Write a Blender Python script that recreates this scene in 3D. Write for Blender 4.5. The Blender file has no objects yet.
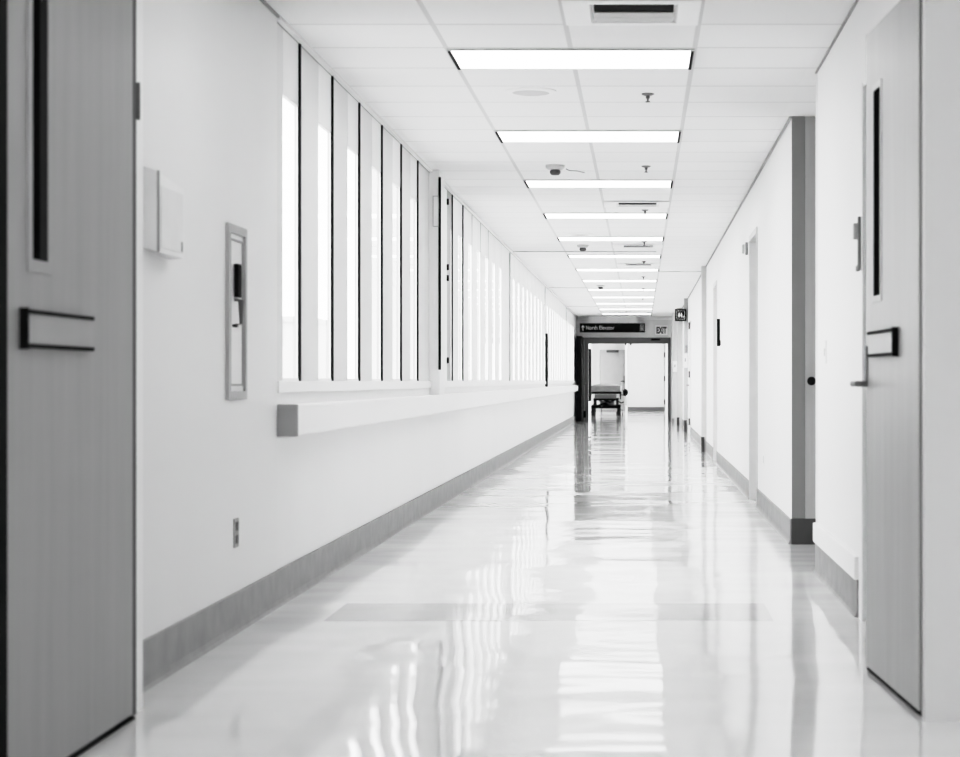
import bpy, bmesh, math, random
from mathutils import Vector, Matrix
random.seed(4)
S = bpy.context.scene
C = S.collection
F = 1850.0            # focal length in pixels of the 960 px wide photograph
H = 1.04              # camera height
CEIL = 2.725
XL, XR = -1.69, 0.96  # wall faces
YF = 48.4             # wall with the doorway at the far end

# ------------------------------------------------------------------ materials
MATS = {}
def mat(name, v, rough=0.5, metal=0.0, var=0.04, scale=(6, 6, 6), bump=0.0, bump_scale=80, spec=0.5):
    if name in MATS: return MATS[name]
    m = bpy.data.materials.new(name); m.use_nodes = True
    nt = m.node_tree; N = nt.nodes; L = nt.links
    p = N['Principled BSDF']
    p.inputs['Roughness'].default_value = rough
    p.inputs['Metallic'].default_value = metal
    p.inputs['Specular IOR Level'].default_value = spec
    tc = N.new('ShaderNodeTexCoord'); mp = N.new('ShaderNodeMapping')
    mp.inputs['Scale'].default_value = scale
    nz = N.new('ShaderNodeTexNoise'); nz.inputs['Scale'].default_value = 1.0; nz.inputs['Detail'].default_value = 4
    cr = N.new('ShaderNodeValToRGB')
    a, b = v * (1 - var), min(1, v * (1 + var))
    cr.color_ramp.elements[0].position = 0.3; cr.color_ramp.elements[1].position = 0.7
    cr.color_ramp.elements[0].color = (a, a, a, 1); cr.color_ramp.elements[1].color = (b, b, b, 1)
    L.new(tc.outputs['Object'], mp.inputs['Vector']); L.new(mp.outputs['Vector'], nz.inputs['Vector'])
    L.new(nz.outputs['Fac'], cr.inputs['Fac']); L.new(cr.outputs['Color'], p.inputs['Base Color'])
    if bump:
        n2 = N.new('ShaderNodeTexNoise'); n2.inputs['Scale'].default_value = bump_scale; n2.inputs['Detail'].default_value = 3
        bp = N.new('ShaderNodeBump'); bp.inputs['Strength'].default_value = bump; bp.inputs['Distance'].default_value = 0.002
        L.new(tc.outputs['Object'], n2.inputs['Vector']); L.new(n2.outputs['Fac'], bp.inputs['Height'])
        L.new(bp.outputs['Normal'], p.inputs['Normal'])
    MATS[name] = m
    return m

def emit(name, v, strength):
    if name in MATS: return MATS[name]
    m = mat(name, v, 0.4)
    p = m.node_tree.nodes['Principled BSDF']
    p.inputs['Emission Color'].default_value = (1, 1, 1, 1)
    p.inputs['Emission Strength'].default_value = strength
    return m

def glass(name, tint=0.97, refl=1.0):
    m = bpy.data.materials.new(name); m.use_nodes = True
    nt = m.node_tree; N = nt.nodes; L = nt.links
    N.remove(N['Principled BSDF'])
    tr = N.new('ShaderNodeBsdfTransparent'); tr.inputs['Color'].default_value = (tint,) * 3 + (1,)
    gl = N.new('ShaderNodeBsdfGlossy'); gl.inputs['Roughness'].default_value = 0.02
    gl.inputs['Color'].default_value = (refl,) * 3 + (1,)
    fr = N.new('ShaderNodeFresnel'); fr.inputs['IOR'].default_value = 1.45
    mx = N.new('ShaderNodeMixShader')
    L.new(fr.outputs['Fac'], mx.inputs['Fac']); L.new(tr.outputs[0], mx.inputs[1]); L.new(gl.outputs[0], mx.inputs[2])
    L.new(mx.outputs[0], N['Material Output'].inputs['Surface'])
    return m

WALL = mat('white_wall_paint', 0.86, 0.45, var=0.012, scale=(1.2, 1.2, 0.5), bump=0.15)
TRIMW = mat('white_trim_paint', 0.84, 0.4, var=0.01)
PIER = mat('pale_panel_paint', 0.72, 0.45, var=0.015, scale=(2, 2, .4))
TRANS = mat('transom_panel_paint', 0.86, 0.4, var=0.01)
LEDGE = mat('ledge_paint', 0.85, 0.42, var=0.02, scale=(3, .6, 3))
BASE = mat('grey_vinyl_base', 0.30, 0.5, var=0.10, scale=(9, 9, 9))
DBASE = mat('dark_vinyl_base', 0.055, 0.5)
DARK = mat('dark_bronze_metal', 0.006, 0.6, spec=.02)
BLACK = mat('black_plastic', 0.006, 0.6, spec=.02)
MGREY = mat('mid_grey_paint', 0.33, 0.5)
DGREY = mat('dark_grey_paint', 0.105, 0.5)
LGREY = mat('light_grey_paint', 0.52, 0.5)
HEADR = mat('grey_header_paint', 0.72, 0.5, var=.03)
LEVER = mat('lever_grey', .16, .45, .3)
STEEL = mat('brushed_steel', 0.45, 0.35, 0.9, var=.08, scale=(2, 2, 60))
WHITEP = mat('white_plastic', 0.84, 0.35, var=.01)
PAPER = mat('white_paper', 0.88, 0.7, var=.01)
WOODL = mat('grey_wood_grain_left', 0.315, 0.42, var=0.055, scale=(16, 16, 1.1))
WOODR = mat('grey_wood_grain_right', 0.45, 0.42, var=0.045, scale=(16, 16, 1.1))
SHEET = mat('grey_mattress_vinyl', 0.26, 0.55, var=.15, scale=(5, 5, 9))
RUBBER = mat('black_rubber', 0.012, 0.7, spec=.2)
CONC = mat('pale_concrete', 0.42, 0.9, var=.05)
CONCB = mat('pale_render', 0.50, 0.9, var=.04)
PANE = glass('window_glass')
DPANE = mat('dark_glass', 0.006, 0.5, var=.02, spec=0.0)
SASHM = mat('sash_grey', .42, .5)
GAPSHADE = mat('gap_shade', 0.035, 0.5)  # shade of the gaps beside the door leaves, put into a colour
LENS = emit('fluorescent_lens', 0.85, 1.7)
SIGNTXT = mat('sign_lettering', 0.5, 0.6)
WHITETXT = mat('white_lettering', 0.8, 0.6)
SILV = mat('grey_lettering', 0.35, 0.6)

def ceiling_mat():
    m = bpy.data.materials.new('acoustic_tile_grid'); m.use_nodes = True
    nt = m.node_tree; N = nt.nodes; L = nt.links; p = N['Principled BSDF']
    p.inputs['Roughness'].default_value = 0.8; p.inputs['Specular IOR Level'].default_value = .2
    tc = N.new('ShaderNodeTexCoord'); sp = N.new('ShaderNodeSeparateXYZ'); L.new(tc.outputs['Object'], sp.inputs[0])
    def M(op, a, b=None):
        n = N.new('ShaderNodeMath'); n.operation = op
        for i, q in enumerate((a, b)):
            if q is None: continue
            if isinstance(q, (int, float)): n.inputs[i].default_value = q
            else: L.new(q, n.inputs[i])
        return n.outputs[0]
    def line(axis, off, w, pitch=.61):
        u = M('DIVIDE', M('ADD', axis, off), pitch)
        fl = M('FLOOR', u); fr = M('SUBTRACT', u, fl)
        d = M('MINIMUM', fr, M('SUBTRACT', 1.0, fr))
        return M('LESS_THAN', d, w / 0.61 / 2), fl
    lx, ix = line(sp.outputs['X'], 0.985 + 62.85, 0.024, .6285)
    ly, iy = line(sp.outputs['Y'], 61 - 0.20, 0.024)
    lx = M('MULTIPLY', lx, M('LESS_THAN', M('ABSOLUTE', M('ADD', sp.outputs['X'], .357)), .7))
    grid = M('MAXIMUM', lx, ly)
    cb = N.new('ShaderNodeCombineXYZ'); L.new(ix, cb.inputs[0]); L.new(iy, cb.inputs[1])
    wn = N.new('ShaderNodeTexWhiteNoise'); wn.noise_dimensions = '2D'; L.new(cb.outputs[0], wn.inputs['Vector'])
    nz = N.new('ShaderNodeTexNoise'); nz.inputs['Scale'].default_value = 90; L.new(tc.outputs['Object'], nz.inputs['Vector'])
    v = M('ADD', 0.80, M('MULTIPLY', wn.outputs['Value'], 0.035))
    v = M('ADD', v, M('MULTIPLY', nz.outputs['Fac'], 0.03))
    v = M('MULTIPLY', v, M('SUBTRACT', 1.0, M('MULTIPLY', grid, 0.22)))
    cc = N.new('ShaderNodeCombineColor')
    for i in range(3): L.new(v, cc.inputs[i])
    L.new(cc.outputs[0], p.inputs['Base Color'])
    return m
CEILM = ceiling_mat()

def floor_mat(name, v, rough):
    m = bpy.data.materials.new(name); m.use_nodes = True
    nt = m.node_tree; N = nt.nodes; L = nt.links; p = N['Principled BSDF']
    p.inputs['Roughness'].default_value = rough
    p.inputs['IOR'].default_value = 1.6
    tc = N.new('ShaderNodeTexCoord')
    n0 = N.new('ShaderNodeTexNoise'); n0.inputs['Scale'].default_value = 1.5; n0.inputs['Detail'].default_value = 5
    L.new(tc.outputs['Object'], n0.inputs['Vector'])
    cr = N.new('ShaderNodeValToRGB')
    cr.color_ramp.elements[0].color = (v * .96,) * 3 + (1,); cr.color_ramp.elements[1].color = (min(1, v * 1.03),) * 3 + (1,)
    L.new(n0.outputs['Fac'], cr.inputs['Fac']); L.new(cr.outputs[0], p.inputs['Base Color'])
    mp = N.new('ShaderNodeMapping'); mp.inputs['Scale'].default_value = (0.55, 0.9, 1)
    n1 = N.new('ShaderNodeTexNoise'); n1.inputs['Scale'].default_value = 1.0; n1.inputs['Detail'].default_value = 2.5; n1.inputs['Roughness'].default_value = .45
    L.new(tc.outputs['Object'], mp.inputs[0]); L.new(mp.outputs[0], n1.inputs['Vector'])
    bp = N.new('ShaderNodeBump'); bp.inputs['Strength'].default_value = 1.0; bp.inputs['Distance'].default_value = 0.020
    L.new(n1.outputs['Fac'], bp.inputs['Height']); L.new(bp.outputs['Normal'], p.inputs['Normal'])
    return m
FLOORM = floor_mat('polished_white_vinyl', 0.84, 0.06)
STRIPM = floor_mat('polished_grey_vinyl', 0.52, 0.06)

# ------------------------------------------------------------------ mesh helpers
def new(): return bmesh.new()
def box(bm, x0, x1, y0, y1, z0, z1, bev=0.0, M=None):
    g = bmesh.ops.create_cube(bm, size=1.0)
    vs = g['verts']
    for v in vs:
        v.co = Vector(((x0 + x1) / 2 + v.co.x * (x1 - x0), (y0 + y1) / 2 + v.co.y * (y1 - y0), (z0 + z1) / 2 + v.co.z * (z1 - z0)))
    if bev:
        es = list({e for v in vs for e in v.link_edges})
        r = bmesh.ops.bevel(bm, geom=es, offset=bev, segments=2, affect='EDGES', profile=.6)
        vs = [v for v in bm.verts if v.tag is False]
    if M is not None:
        bmesh.ops.transform(bm, matrix=M, verts=[v for v in bm.verts] if bev else vs)
    return bm
def cyl(bm, p0, p1, r0, r1=None, n=20):
    p0, p1 = Vector(p0), Vector(p1); d = p1 - p0
    r1 = r0 if r1 is None else r1
    q = Vector((0, 0, 1)).rotation_difference(d.normalized())
    Mx = Matrix.Translation((p0 + p1) / 2) @ q.to_matrix().to_4x4()
    bmesh.ops.create_cone(bm, cap_ends=True, cap_tris=False, segments=n, radius1=r0, radius2=r1, depth=d.length, matrix=Mx)
    return bm
def tube(bm, pts, r, n=10):
    """one continuous swept tube through pts"""
    pts = [Vector(p) for p in pts]
    rings = []
    for i, p in enumerate(pts):
        a = pts[max(0, i - 1)]; b = pts[min(len(pts) - 1, i + 1)]
        t = (b - a).normalized()
        up = Vector((0, 0, 1)) if abs(t.z) < .9 else Vector((1, 0, 0))
        u = t.cross(up).normalized(); w = t.cross(u).normalized()
        k = 1.0
        if 0 < i < len(pts) - 1:
            c = (pts[i] - a).normalized().dot(t); k = 1 / max(.5, c)
        rings.append([bm.verts.new(p + (u * math.cos(2 * math.pi * j / n) + w * math.sin(2 * math.pi * j / n)) * r * k) for j in range(n)])
    for A, B in zip(rings, rings[1:]):
        for j in range(n):
            bm.faces.new((A[j], A[(j + 1) % n], B[(j + 1) % n], B[j]))
    bm.faces.new(rings[0][::-1]); bm.faces.new(rings[-1])
    return bm
def lathe(bm, prof, c=(0, 0, 0), n=32, axis='Z'):
    rings = []
    for r, z in prof:
        rings.append([bm.verts.new((c[0] + r * math.cos(2 * math.pi * j / n), c[1] + r * math.sin(2 * math.pi * j / n), c[2] + z)) for j in range(n)])
    for A, B in zip(rings, rings[1:]):
        for j in range(n): bm.faces.new((A[j], A[(j + 1) % n], B[(j + 1) % n], B[j]))
    bm.faces.new(rings[0][::-1]); bm.faces.new(rings[-1])
    return bm
def extrude_path(bm, pts, z0, z1):
    lo = [bm.verts.new((x, y, z0)) for x, y in pts]; hi = [bm.verts.new((x, y, z1)) for x, y in pts]
    for i in range(len(pts) - 1): bm.faces.new((lo[i], lo[i + 1], hi[i + 1], hi[i]))
    return bm
def wloc(o):
    v = Vector((0, 0, 0))
    while o is not None: v += o.location; o = o.parent
    return v
def obj(name, bm, m, parent=None, origin=None, smooth=False, label=None):
    bmesh.ops.recalc_face_normals(bm, faces=bm.faces)
    me = bpy.data.meshes.new(name)
    if parent is not None:
        off = wloc(parent)
    elif origin is not None: off = Vector(origin)
    else:
        xs = [v.co.x for v in bm.verts]; ys = [v.co.y for v in bm.verts]; zs = [v.co.z for v in bm.verts]
        off = Vector(((min(xs) + max(xs)) / 2, (min(ys) + max(ys)) / 2, min(zs)))
    bmesh.ops.translate(bm, vec=-off, verts=bm.verts)
    if smooth:
        for f in bm.faces: f.smooth = True
    bm.to_mesh(me); bm.free()
    me.materials.append(m)
    if smooth:
        try: me.set_sharp_from_angle(angle=math.radians(35))
        except Exception: pass
    o = bpy.data.objects.new(name, me); C.objects.link(o)
    if parent is not None: o.parent = parent
    else: o.location = off
    if label: o['label'] = label
    return o
def thing(name, label, cat, loc, group=None):
    o = bpy.data.objects.new(name, None); C.objects.link(o)
    o.empty_display_size = .1
    o.location = loc; o['label'] = label; o['category'] = cat
    if group: o['group'] = group
    return o
def tag(o, label, cat, group=None):
    o['label'] = label; o['category'] = cat
    if group: o['group'] = group
    return o
def struct(name, bm, m, origin=(0, 0, 0), smooth=False):
    o = obj(name, bm, m, origin=origin, smooth=smooth); o['kind'] = 'structure'; return o
def dup(root, loc, label):
    r = root.copy(); C.objects.link(r); r.location = loc; r['label'] = label
    for ch in list(root.children):
        c = ch.copy(); C.objects.link(c); c.parent = r
        for g in list(ch.children):
            d = g.copy(); C.objects.link(d); d.parent = c
    return r
def text(name, s, size, loc, m, parent, rot=(math.pi / 2, 0, 0), depth=.004, align='LEFT', sx=1.0, weight=0.0):
    cu = bpy.data.curves.new(name, 'FONT'); cu.body = s; cu.size = size; cu.extrude = depth; cu.align_x = align; cu.offset = weight
    t = bpy.data.objects.new(name, cu); C.objects.link(t)
    bpy.context.view_layer.update()
    me = bpy.data.meshes.new_from_object(t.evaluated_get(bpy.context.evaluated_depsgraph_get()))
    bpy.data.objects.remove(t); bpy.data.curves.remove(cu)
    me.name = name; me.materials.clear(); me.materials.append(m)
    from mathutils import Euler
    me.transform(Matrix.Translation(Vector(loc) - wloc(parent)) @ Euler(rot).to_matrix().to_4x4() @ Matrix.Diagonal((sx, 1, 1, 1)))
    o = bpy.data.objects.new(name, me); C.objects.link(o); o.parent = parent
    return o
def xs(px, Y): return (px - 641) * Y / F      # photo column -> X at depth Y
def zs(py, Y): return H + (381 - py) * Y / F  # photo row -> height at depth Y
ORD = ['first', 'second', 'third', 'fourth', 'fifth', 'sixth', 'seventh', 'eighth', 'ninth', 'tenth', 'eleventh', 'twelfth', 'thirteenth', 'fourteenth', 'fifteenth', 'sixteenth', 'seventeenth']

# ------------------------------------------------------------------ room shell
bm = new(); box(bm, -2.6, 2.2, -5, 64.6, -.1, 0)
struct('floor', bm, FLOORM)
bm = new()
cp = [(-2.6, -5), (2.2, -5), (2.2, 64.6), (-1.74, 64.6), (-1.74, 5.87), (-2.6, 5.87)]
lo = [bm.verts.new((x, y, CEIL)) for x, y in cp]; hi = [bm.verts.new((x, y, CEIL + .1)) for x, y in cp]
bm.faces.new(lo); bm.faces.new(hi)
for k in range(6): bm.faces.new((lo[k], lo[(k + 1) % 6], hi[(k + 1) % 6], hi[k]))
struct('ceiling', bm, CEILM)
bm = new(); box(bm, -1.375, .575, 8.02, 8.65, 0.0, 0.0012)
struct('floor_inlay', bm, STRIPM)

# window spans along the left wall
ends = [9.14 + .965 * k for k in range(6)]
ends2 = [16.52 + .98 * k for k in range(7)]
ends3 = [24.75 + .98 * k for k in range(23)]
holes = [(e - .41, e) for e in ends] + [(e - .41, e) for e in ends2] + [(e - .41, e) for e in ends3 if e < 46.8]
SILL, HEAD, XG = 1.04, 2.395, XL - .004
def wall_left_mesh(hs, ya, ye):
    bm = new()
    yb = [ya]
    for a, b in hs: yb += [a, b]
    yb += [ye]
    zb = [0, SILL, HEAD, CEIL]
    V = [[bm.verts.new((XL, y, z)) for z in zb] for y in yb]
    for i in range(len(yb) - 1):
        for j in range(3):
            if j == 1 and i % 2 == 1:      # a window hole with short reveals
                q = [V[i][1], V[i + 1][1], V[i + 1][2], V[i][2]]
                b = [bm.verts.new((XG - .02, v.co.y, v.co.z)) for v in q]
                for k in range(4): bm.faces.new((q[k], q[(k + 1) % 4], b[(k + 1) % 4], b[k]))
            else:
                bm.faces.new((V[i][j], V[i + 1][j], V[i + 1][j + 1], V[i][j + 1]))
    return bm
struct('wall_left', wall_left_mesh(holes[:6], 5.87, 14.9), PIER)
struct('wall_left_far', wall_left_mesh(holes[6:], 14.9, YF), mat('far_panel_lit_paint', 0.90, .45, var=.01))  # paler copy of the panel paint; brighter light farther along put in colour
# plain skin of the wall under and before the windows, a hair thicker than the window band
bm = new()
pts = [(XL - .03, 5.87), (XL + .012, 5.87), (XL + .012, 8.53), (XL, 8.53)]
extrude_path(bm, pts, 0, CEIL)
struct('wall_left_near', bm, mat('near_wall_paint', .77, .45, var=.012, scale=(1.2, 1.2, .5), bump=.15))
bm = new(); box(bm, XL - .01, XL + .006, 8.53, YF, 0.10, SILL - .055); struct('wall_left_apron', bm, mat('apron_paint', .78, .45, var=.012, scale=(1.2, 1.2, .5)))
bm = new(); box(bm, XL - .01, XL + .022, 8.53, 46.8, SILL - .055, SILL, .004); struct('trim_sill', bm, LEDGE)
bm = new(); box(bm, XL - .01, XL + .03, 8.53, YF, CEIL - .020, CEIL - .001); struct('trim_ceiling_left', bm, TRIMW)
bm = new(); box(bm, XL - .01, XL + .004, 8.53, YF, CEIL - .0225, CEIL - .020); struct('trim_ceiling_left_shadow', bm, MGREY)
bm = new(); box(bm, XL, XL + .024, 5.87, 8.53, CEIL - .010, CEIL - .001); struct('trim_ceiling_near', bm, MGREY)
def baseboard(name, pts, h, m, t=.010):
    """a vinyl cove base: thin board with a small flared toe, swept along a straight run"""
    (x0, y0), (x1, y1) = pts
    d = Vector((x1 - x0, y1 - y0, 0)).normalized()
    n = Vector((-d.y, d.x, 0))
    if (x0 + x1) / 2 * n.x > 0: n = -n
    prof = [(0, 0), (t + .012, 0), (t + .004, .012), (t, .03), (t, h - .004), (t - .003, h), (0, h)]
    bm = new()
    A = [bm.verts.new(Vector((x0, y0, 0)) + n * a + Vector((0, 0, z))) for a, z in prof]
    B = [bm.verts.new(Vector((x1, y1, 0)) + n * a + Vector((0, 0, z))) for a, z in prof]
    k = len(prof)
    for i in range(k): bm.faces.new((A[i], A[(i + 1) % k], B[(i + 1) % k], B[i]))
    bm.faces.new(A[::-1]); bm.faces.new(B)
    return struct(name, bm, m)
baseboard('baseboard_left', [(XL + .008, 5.87), (XL + .008, YF)], .167, BASE)

for i, (a, b) in enumerate(holes):
    sash = (i == 6)
    bm = new()
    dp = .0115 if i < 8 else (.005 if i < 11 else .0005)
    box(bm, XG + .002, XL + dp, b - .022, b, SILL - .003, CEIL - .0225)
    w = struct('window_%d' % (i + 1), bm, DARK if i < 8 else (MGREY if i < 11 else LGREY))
    bm = new(); bm.faces.new([bm.verts.new((XG - .004, y_, z_)) for y_, z_ in ((a, SILL), (b - .022, SILL), (b - .022, HEAD), (a, HEAD))]) if not sash else box(bm, XG - .008, XG - .002, a, b - .022, SILL, HEAD)
    if not sash: obj('pane', bm, PANE, w)
    else:
        obj('sash', bm, SASHM, w, label='grey casement sash')
    bm = new(); box(bm, XL - .004, XL + .001, a, b - .022, HEAD, CEIL - .0225)
    obj('transom_panel', bm, TRANS if not sash else SASHM, w)
    bm = new(); box(bm, XG - .012, XG + .006, a, b - .022, SILL, SILL + .014)
    obj('bottom_rail', bm, TRIMW if not sash else LGREY, w)
    if sash:
        for z in (2.60, 2.03, 1.936, 1.22):
            bm = new(); cyl(bm, (XL + .004, a - .01, z - .025), (XL + .004, a - .01, z + .025), .014, n=12)
            obj('hinge', bm, BLACK, w, smooth=True, label='black hinge')

# the white pilaster between the two window groups
bm = new(); box(bm, XL - .01, XL + .085, 14.75, 15.12, .93, CEIL - .002, .004)
p = struct('trim_1', bm, TRIMW, origin=(XL, 14.93, .93))
bm = new(); box(bm, XL + .076, XL + .094, 14.742, 14.765, 1.13, CEIL - .06); obj('edge_strip', bm, DARK, p, label='dark edge strip')
# joints further along the left wall
bm = new(); box(bm, XL - .01, XL + .018, 23.68, 23.74, SILL, CEIL - .04); struct('trim_2', bm, LGREY)
bm = new(); box(bm, XL - .01, XL + .012, 32.45, 32.49, 1.85, CEIL - .04); struct('trim_3', bm, MGREY)
bm = new(); box(bm, XL - .01, XL + .018, 41.6, 41.66, SILL, CEIL - .04); struct('trim_4', bm, LGREY)
# cross joints in the ceiling
for i, y in enumerate((24.0, 28.4, 33.3, 41.6)):
    bm = new(); box(bm, XL if i != 1 else .27, XR if i == 1 else (-.96 if i > 1 else .2), y, y + .03, CEIL - .012, CEIL + .01)
    struct('trim_%d' % (5 + i), bm, LGREY)

# ---- right wall
RP = [(2.0, 8.02), (XR, 8.02), (XR, 10.1), (1.95, 10.1), (1.95, 11.78), (XR, 11.78), (XR, 15.2), (XR + .12, 15.2), (XR + .12, 16.25), (XR, 16.25),
      (XR, 23.3), (XR + .10, 23.3), (XR + .10, 24.3), (XR, 24.3), (XR, YF)]
bm = new(); extrude_path(bm, RP, 0, CEIL)
struct('wall_right', bm, WALL)
for i, (a, b) in enumerate(((15.2, 16.25), (23.3, 24.3))):
    bm = new(); box(bm, XR, XR + .09, a, b, 2.31, CEIL); struct('wall_right_header' if i == 0 else 'wall_right_header_far', bm, WALL)
bm = new(); box(bm, XR, XR + .12, 5.74, 8.02, 2.31, CEIL); struct('wall_right_over_door', bm, WALL)
bm = new(); box(bm, 1.9, 2.0, 5.6, 8.02, 0, CEIL); struct('wall_right_room', bm, WALL)
# short return wall facing the camera at the right edge
bm = new(); box(bm, .866, 2.2, 5.64, 5.70, 0, CEIL)
struct('wall_right_return', bm, mat('return_wall_paint', .66, .5, var=.015))
bm = new(); box(bm, 2.1, 2.2, -5, 5.64, 0, CEIL); struct('wall_right_near', bm, WALL)
bm = new()
vb = [(-2.6, 0), (2.2, 0), (2.2, CEIL), (-2.6, CEIL)]; vh = [(-1.5, .3), (1.9, .3), (1.9, 2.45), (-1.5, 2.45)]
o_ = [bm.verts.new((x, -5, z)) for x, z in vb]; i_ = [bm.verts.new((x, -5, z)) for x, z in vh]
for k in range(4): bm.faces.new((o_[k], o_[(k + 1) % 4], i_[(k + 1) % 4], i_[k]))
struct('wall_back', bm, WALL)
bm = new(); bm.faces.new([bm.verts.new((x, -5.02, z)) for x, z in vh]); struct('window_99', bm, PANE)  # unseen glazed opening added behind the camera for fill daylight
bm = new(); box(bm, XL - .9, XL, -5, 4.42, 0, CEIL); struct('wall_left_foreground', bm, WALL)
bm = new(); box(bm, XL - .2, XL - .1, 4.42, 5.87, 0, CEIL); struct('wall_left_behind_door', bm, DARK)  # near-black colour stands for the unlit room behind the door
# white frame strip and chunky bottom ledge of the near right wall piece
bm = new(); box(bm, XR - .004, XR + .02, 8.0, 8.13, 0, 2.33, .001); struct('trim_9', bm, TRIMW)
bm = new(); box(bm, XR - .022, XR + .01, 8.14, 10.1, .165, .268, .004); struct('trim_10', bm, TRIMW)
baseboard('baseboard_right_near', [(XR, 8.14), (XR, 10.1)], .166, BASE)
baseboard('baseboard_right', [(XR, 11.8), (XR, 15.2)], .158, BASE)
baseboard('baseboard_right_middle', [(XR, 16.25), (XR, 23.3)], .158, BASE)
baseboard('baseboard_right_far', [(XR, 24.3), (XR, YF)], .158, BASE)
bm = new(); box(bm, XR - .003, 1.115, 11.765, 11.78, 0, .165, .003); struct('baseboard_alcove', bm, DBASE)
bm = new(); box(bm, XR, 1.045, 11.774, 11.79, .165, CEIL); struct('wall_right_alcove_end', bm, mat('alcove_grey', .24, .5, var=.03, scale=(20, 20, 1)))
bm = new(); box(bm, XR - .016, XR + .01, 11.78, 47.9, CEIL - .012, CEIL - .001); struct('trim_ceiling_right', bm, MGREY)
bm = new(); box(bm, XR - .010, XR + .01, 5.75, 10.1, CEIL - .008, CEIL - .001); struct('trim_ceiling_right_near', bm, MGREY)
bm = new(); box(bm, XR - .006, XR + .02, 10.06, 10.104, .27, CEIL - .02); struct('trim_11', bm, TRIMW)

# door in the alcove end, seen almost edge-on past the corner
bm = new(); box(bm, 1.045, 1.95, 11.765, 11.79, .165, CEIL - .004)
d = struct('door_1', bm, mat('alcove_door_grey', .40, .45, var=.05, scale=(30, 30, 1.5)), origin=(1.045, 11.78, 0))
bm = new(); lathe(bm, [(.011, 0), (.011, .03), (.024, .035), (.028, .048), (.024, .062), (.011, .067)], n=20)
bmesh.ops.rotate(bm, cent=(0, 0, 0), matrix=Matrix.Rotation(math.pi / 2, 3, 'X'), verts=bm.verts)
bmesh.ops.translate(bm, vec=(1.08, 11.766, 1.04), verts=bm.verts)
obj('door_knob', bm, BLACK, d, smooth=True, label='black door knob')

# recessed doors along the right wall
def flush_door(n, y0, y1, depth, frame_m):
    bm = new(); box(bm, XR + depth - .045, XR + depth - .005, y0 + .05, y1 - .05, .01, 2.25)
    d = struct('door_%d' % n, bm, TRIMW, origin=(XR + depth, y0, 0))
    bm = new()
    # jambs and head as one welded U
    o_ = [(y0, 0), (y0, 2.31), (y1, 2.31), (y1, 0)]; i_ = [(y0 + .05, 0), (y0 + .05, 2.26), (y1 - .05, 2.26), (y1 - .05, 0)]
    fr = []
    for X in (XR - .012, XR + depth - .01):
        fr.append(([bm.verts.new((X, y, z)) for y, z in o_], [bm.verts.new((X, y, z)) for y, z in i_]))
    for k in range(3):
        for s in (0, 1): bm.faces.new((fr[s][0][k], fr[s][0][k + 1], fr[s][1][k + 1], fr[s][1][k]))
        for s in (0, 1): bm.faces.new((fr[0][s][k], fr[0][s][k + 1], fr[1][s][k + 1], fr[1][s][k]))
    for e in (0, 3): bm.faces.new((fr[0][0][e], fr[0][1][e], fr[1][1][e], fr[1][0][e]))
    obj('door_frame', bm, frame_m, d)
    bm = new(); tube(bm, [(XR + depth - .05, y0 + .12, 1.02), (XR + depth - .095, y0 + .12, 1.02), (XR + depth - .1, y0 + .24, 1.02)], .010)
    obj('door_handle', bm, STEEL, d, smooth=True)
    return d
flush_door(2, 15.2, 16.25, .12, mat('door_frame_grey', .60, .5))
flush_door(3, 23.3, 24.3, .10, mat('door_frame_pale', .68, .5))

# pilasters with dark bases further down the right wall
PIL = [(27.1, .89, .30, .22), (37.7, .88, .28, .24), (42.7, .835, .22, .2), (45.6, .77, .3, .12)]
for i, (y, x, ln, hb) in enumerate(PIL):
    bm = new(); box(bm, x, XR + .01, y, y + ln, 0, CEIL)
    t = struct('trim_%d' % (12 + i), bm, mat('pilaster_paint_%d' % i, (.56, .5, .55, .6)[i], .5, var=.02), origin=(x, y, 0))
    bm = new(); box(bm, x - .006, XR - .03 if i < 2 else x + .05, y - .006, y + .06, 0, hb, .002)
    obj('dark_base', bm, DBASE if i < 3 else MGREY, t, label='dark base at the foot')

# white door with three hinges standing slightly proud at the far right
bm = new(); box(bm, XR - .03, XR + .01, 35.5, 36.6, .01, 2.2)
d = struct('door_4', bm, WHITEP, origin=(XR, 35.5, 0))
for z in (.26, 1.17, 2.10):
    bm = new(); cyl(bm, (XR - .035, 35.49, z - .065), (XR - .035, 35.49, z + .065), .014, n=12); obj('hinge', bm, DGREY, d, smooth=True, label='dark hinge')
bm = new(); box(bm, XR - .034, XR - .028, 35.6, 35.63, 1.45, 1.8); obj('vision_strip', bm, MGREY, d)
bm = new(); tube(bm, [(XR - .03, 35.55, .96), (XR - .075, 35.55, .96), (XR - .08, 35.66, .96)], .009); obj('door_handle', bm, MGREY, d, smooth=True)

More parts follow.
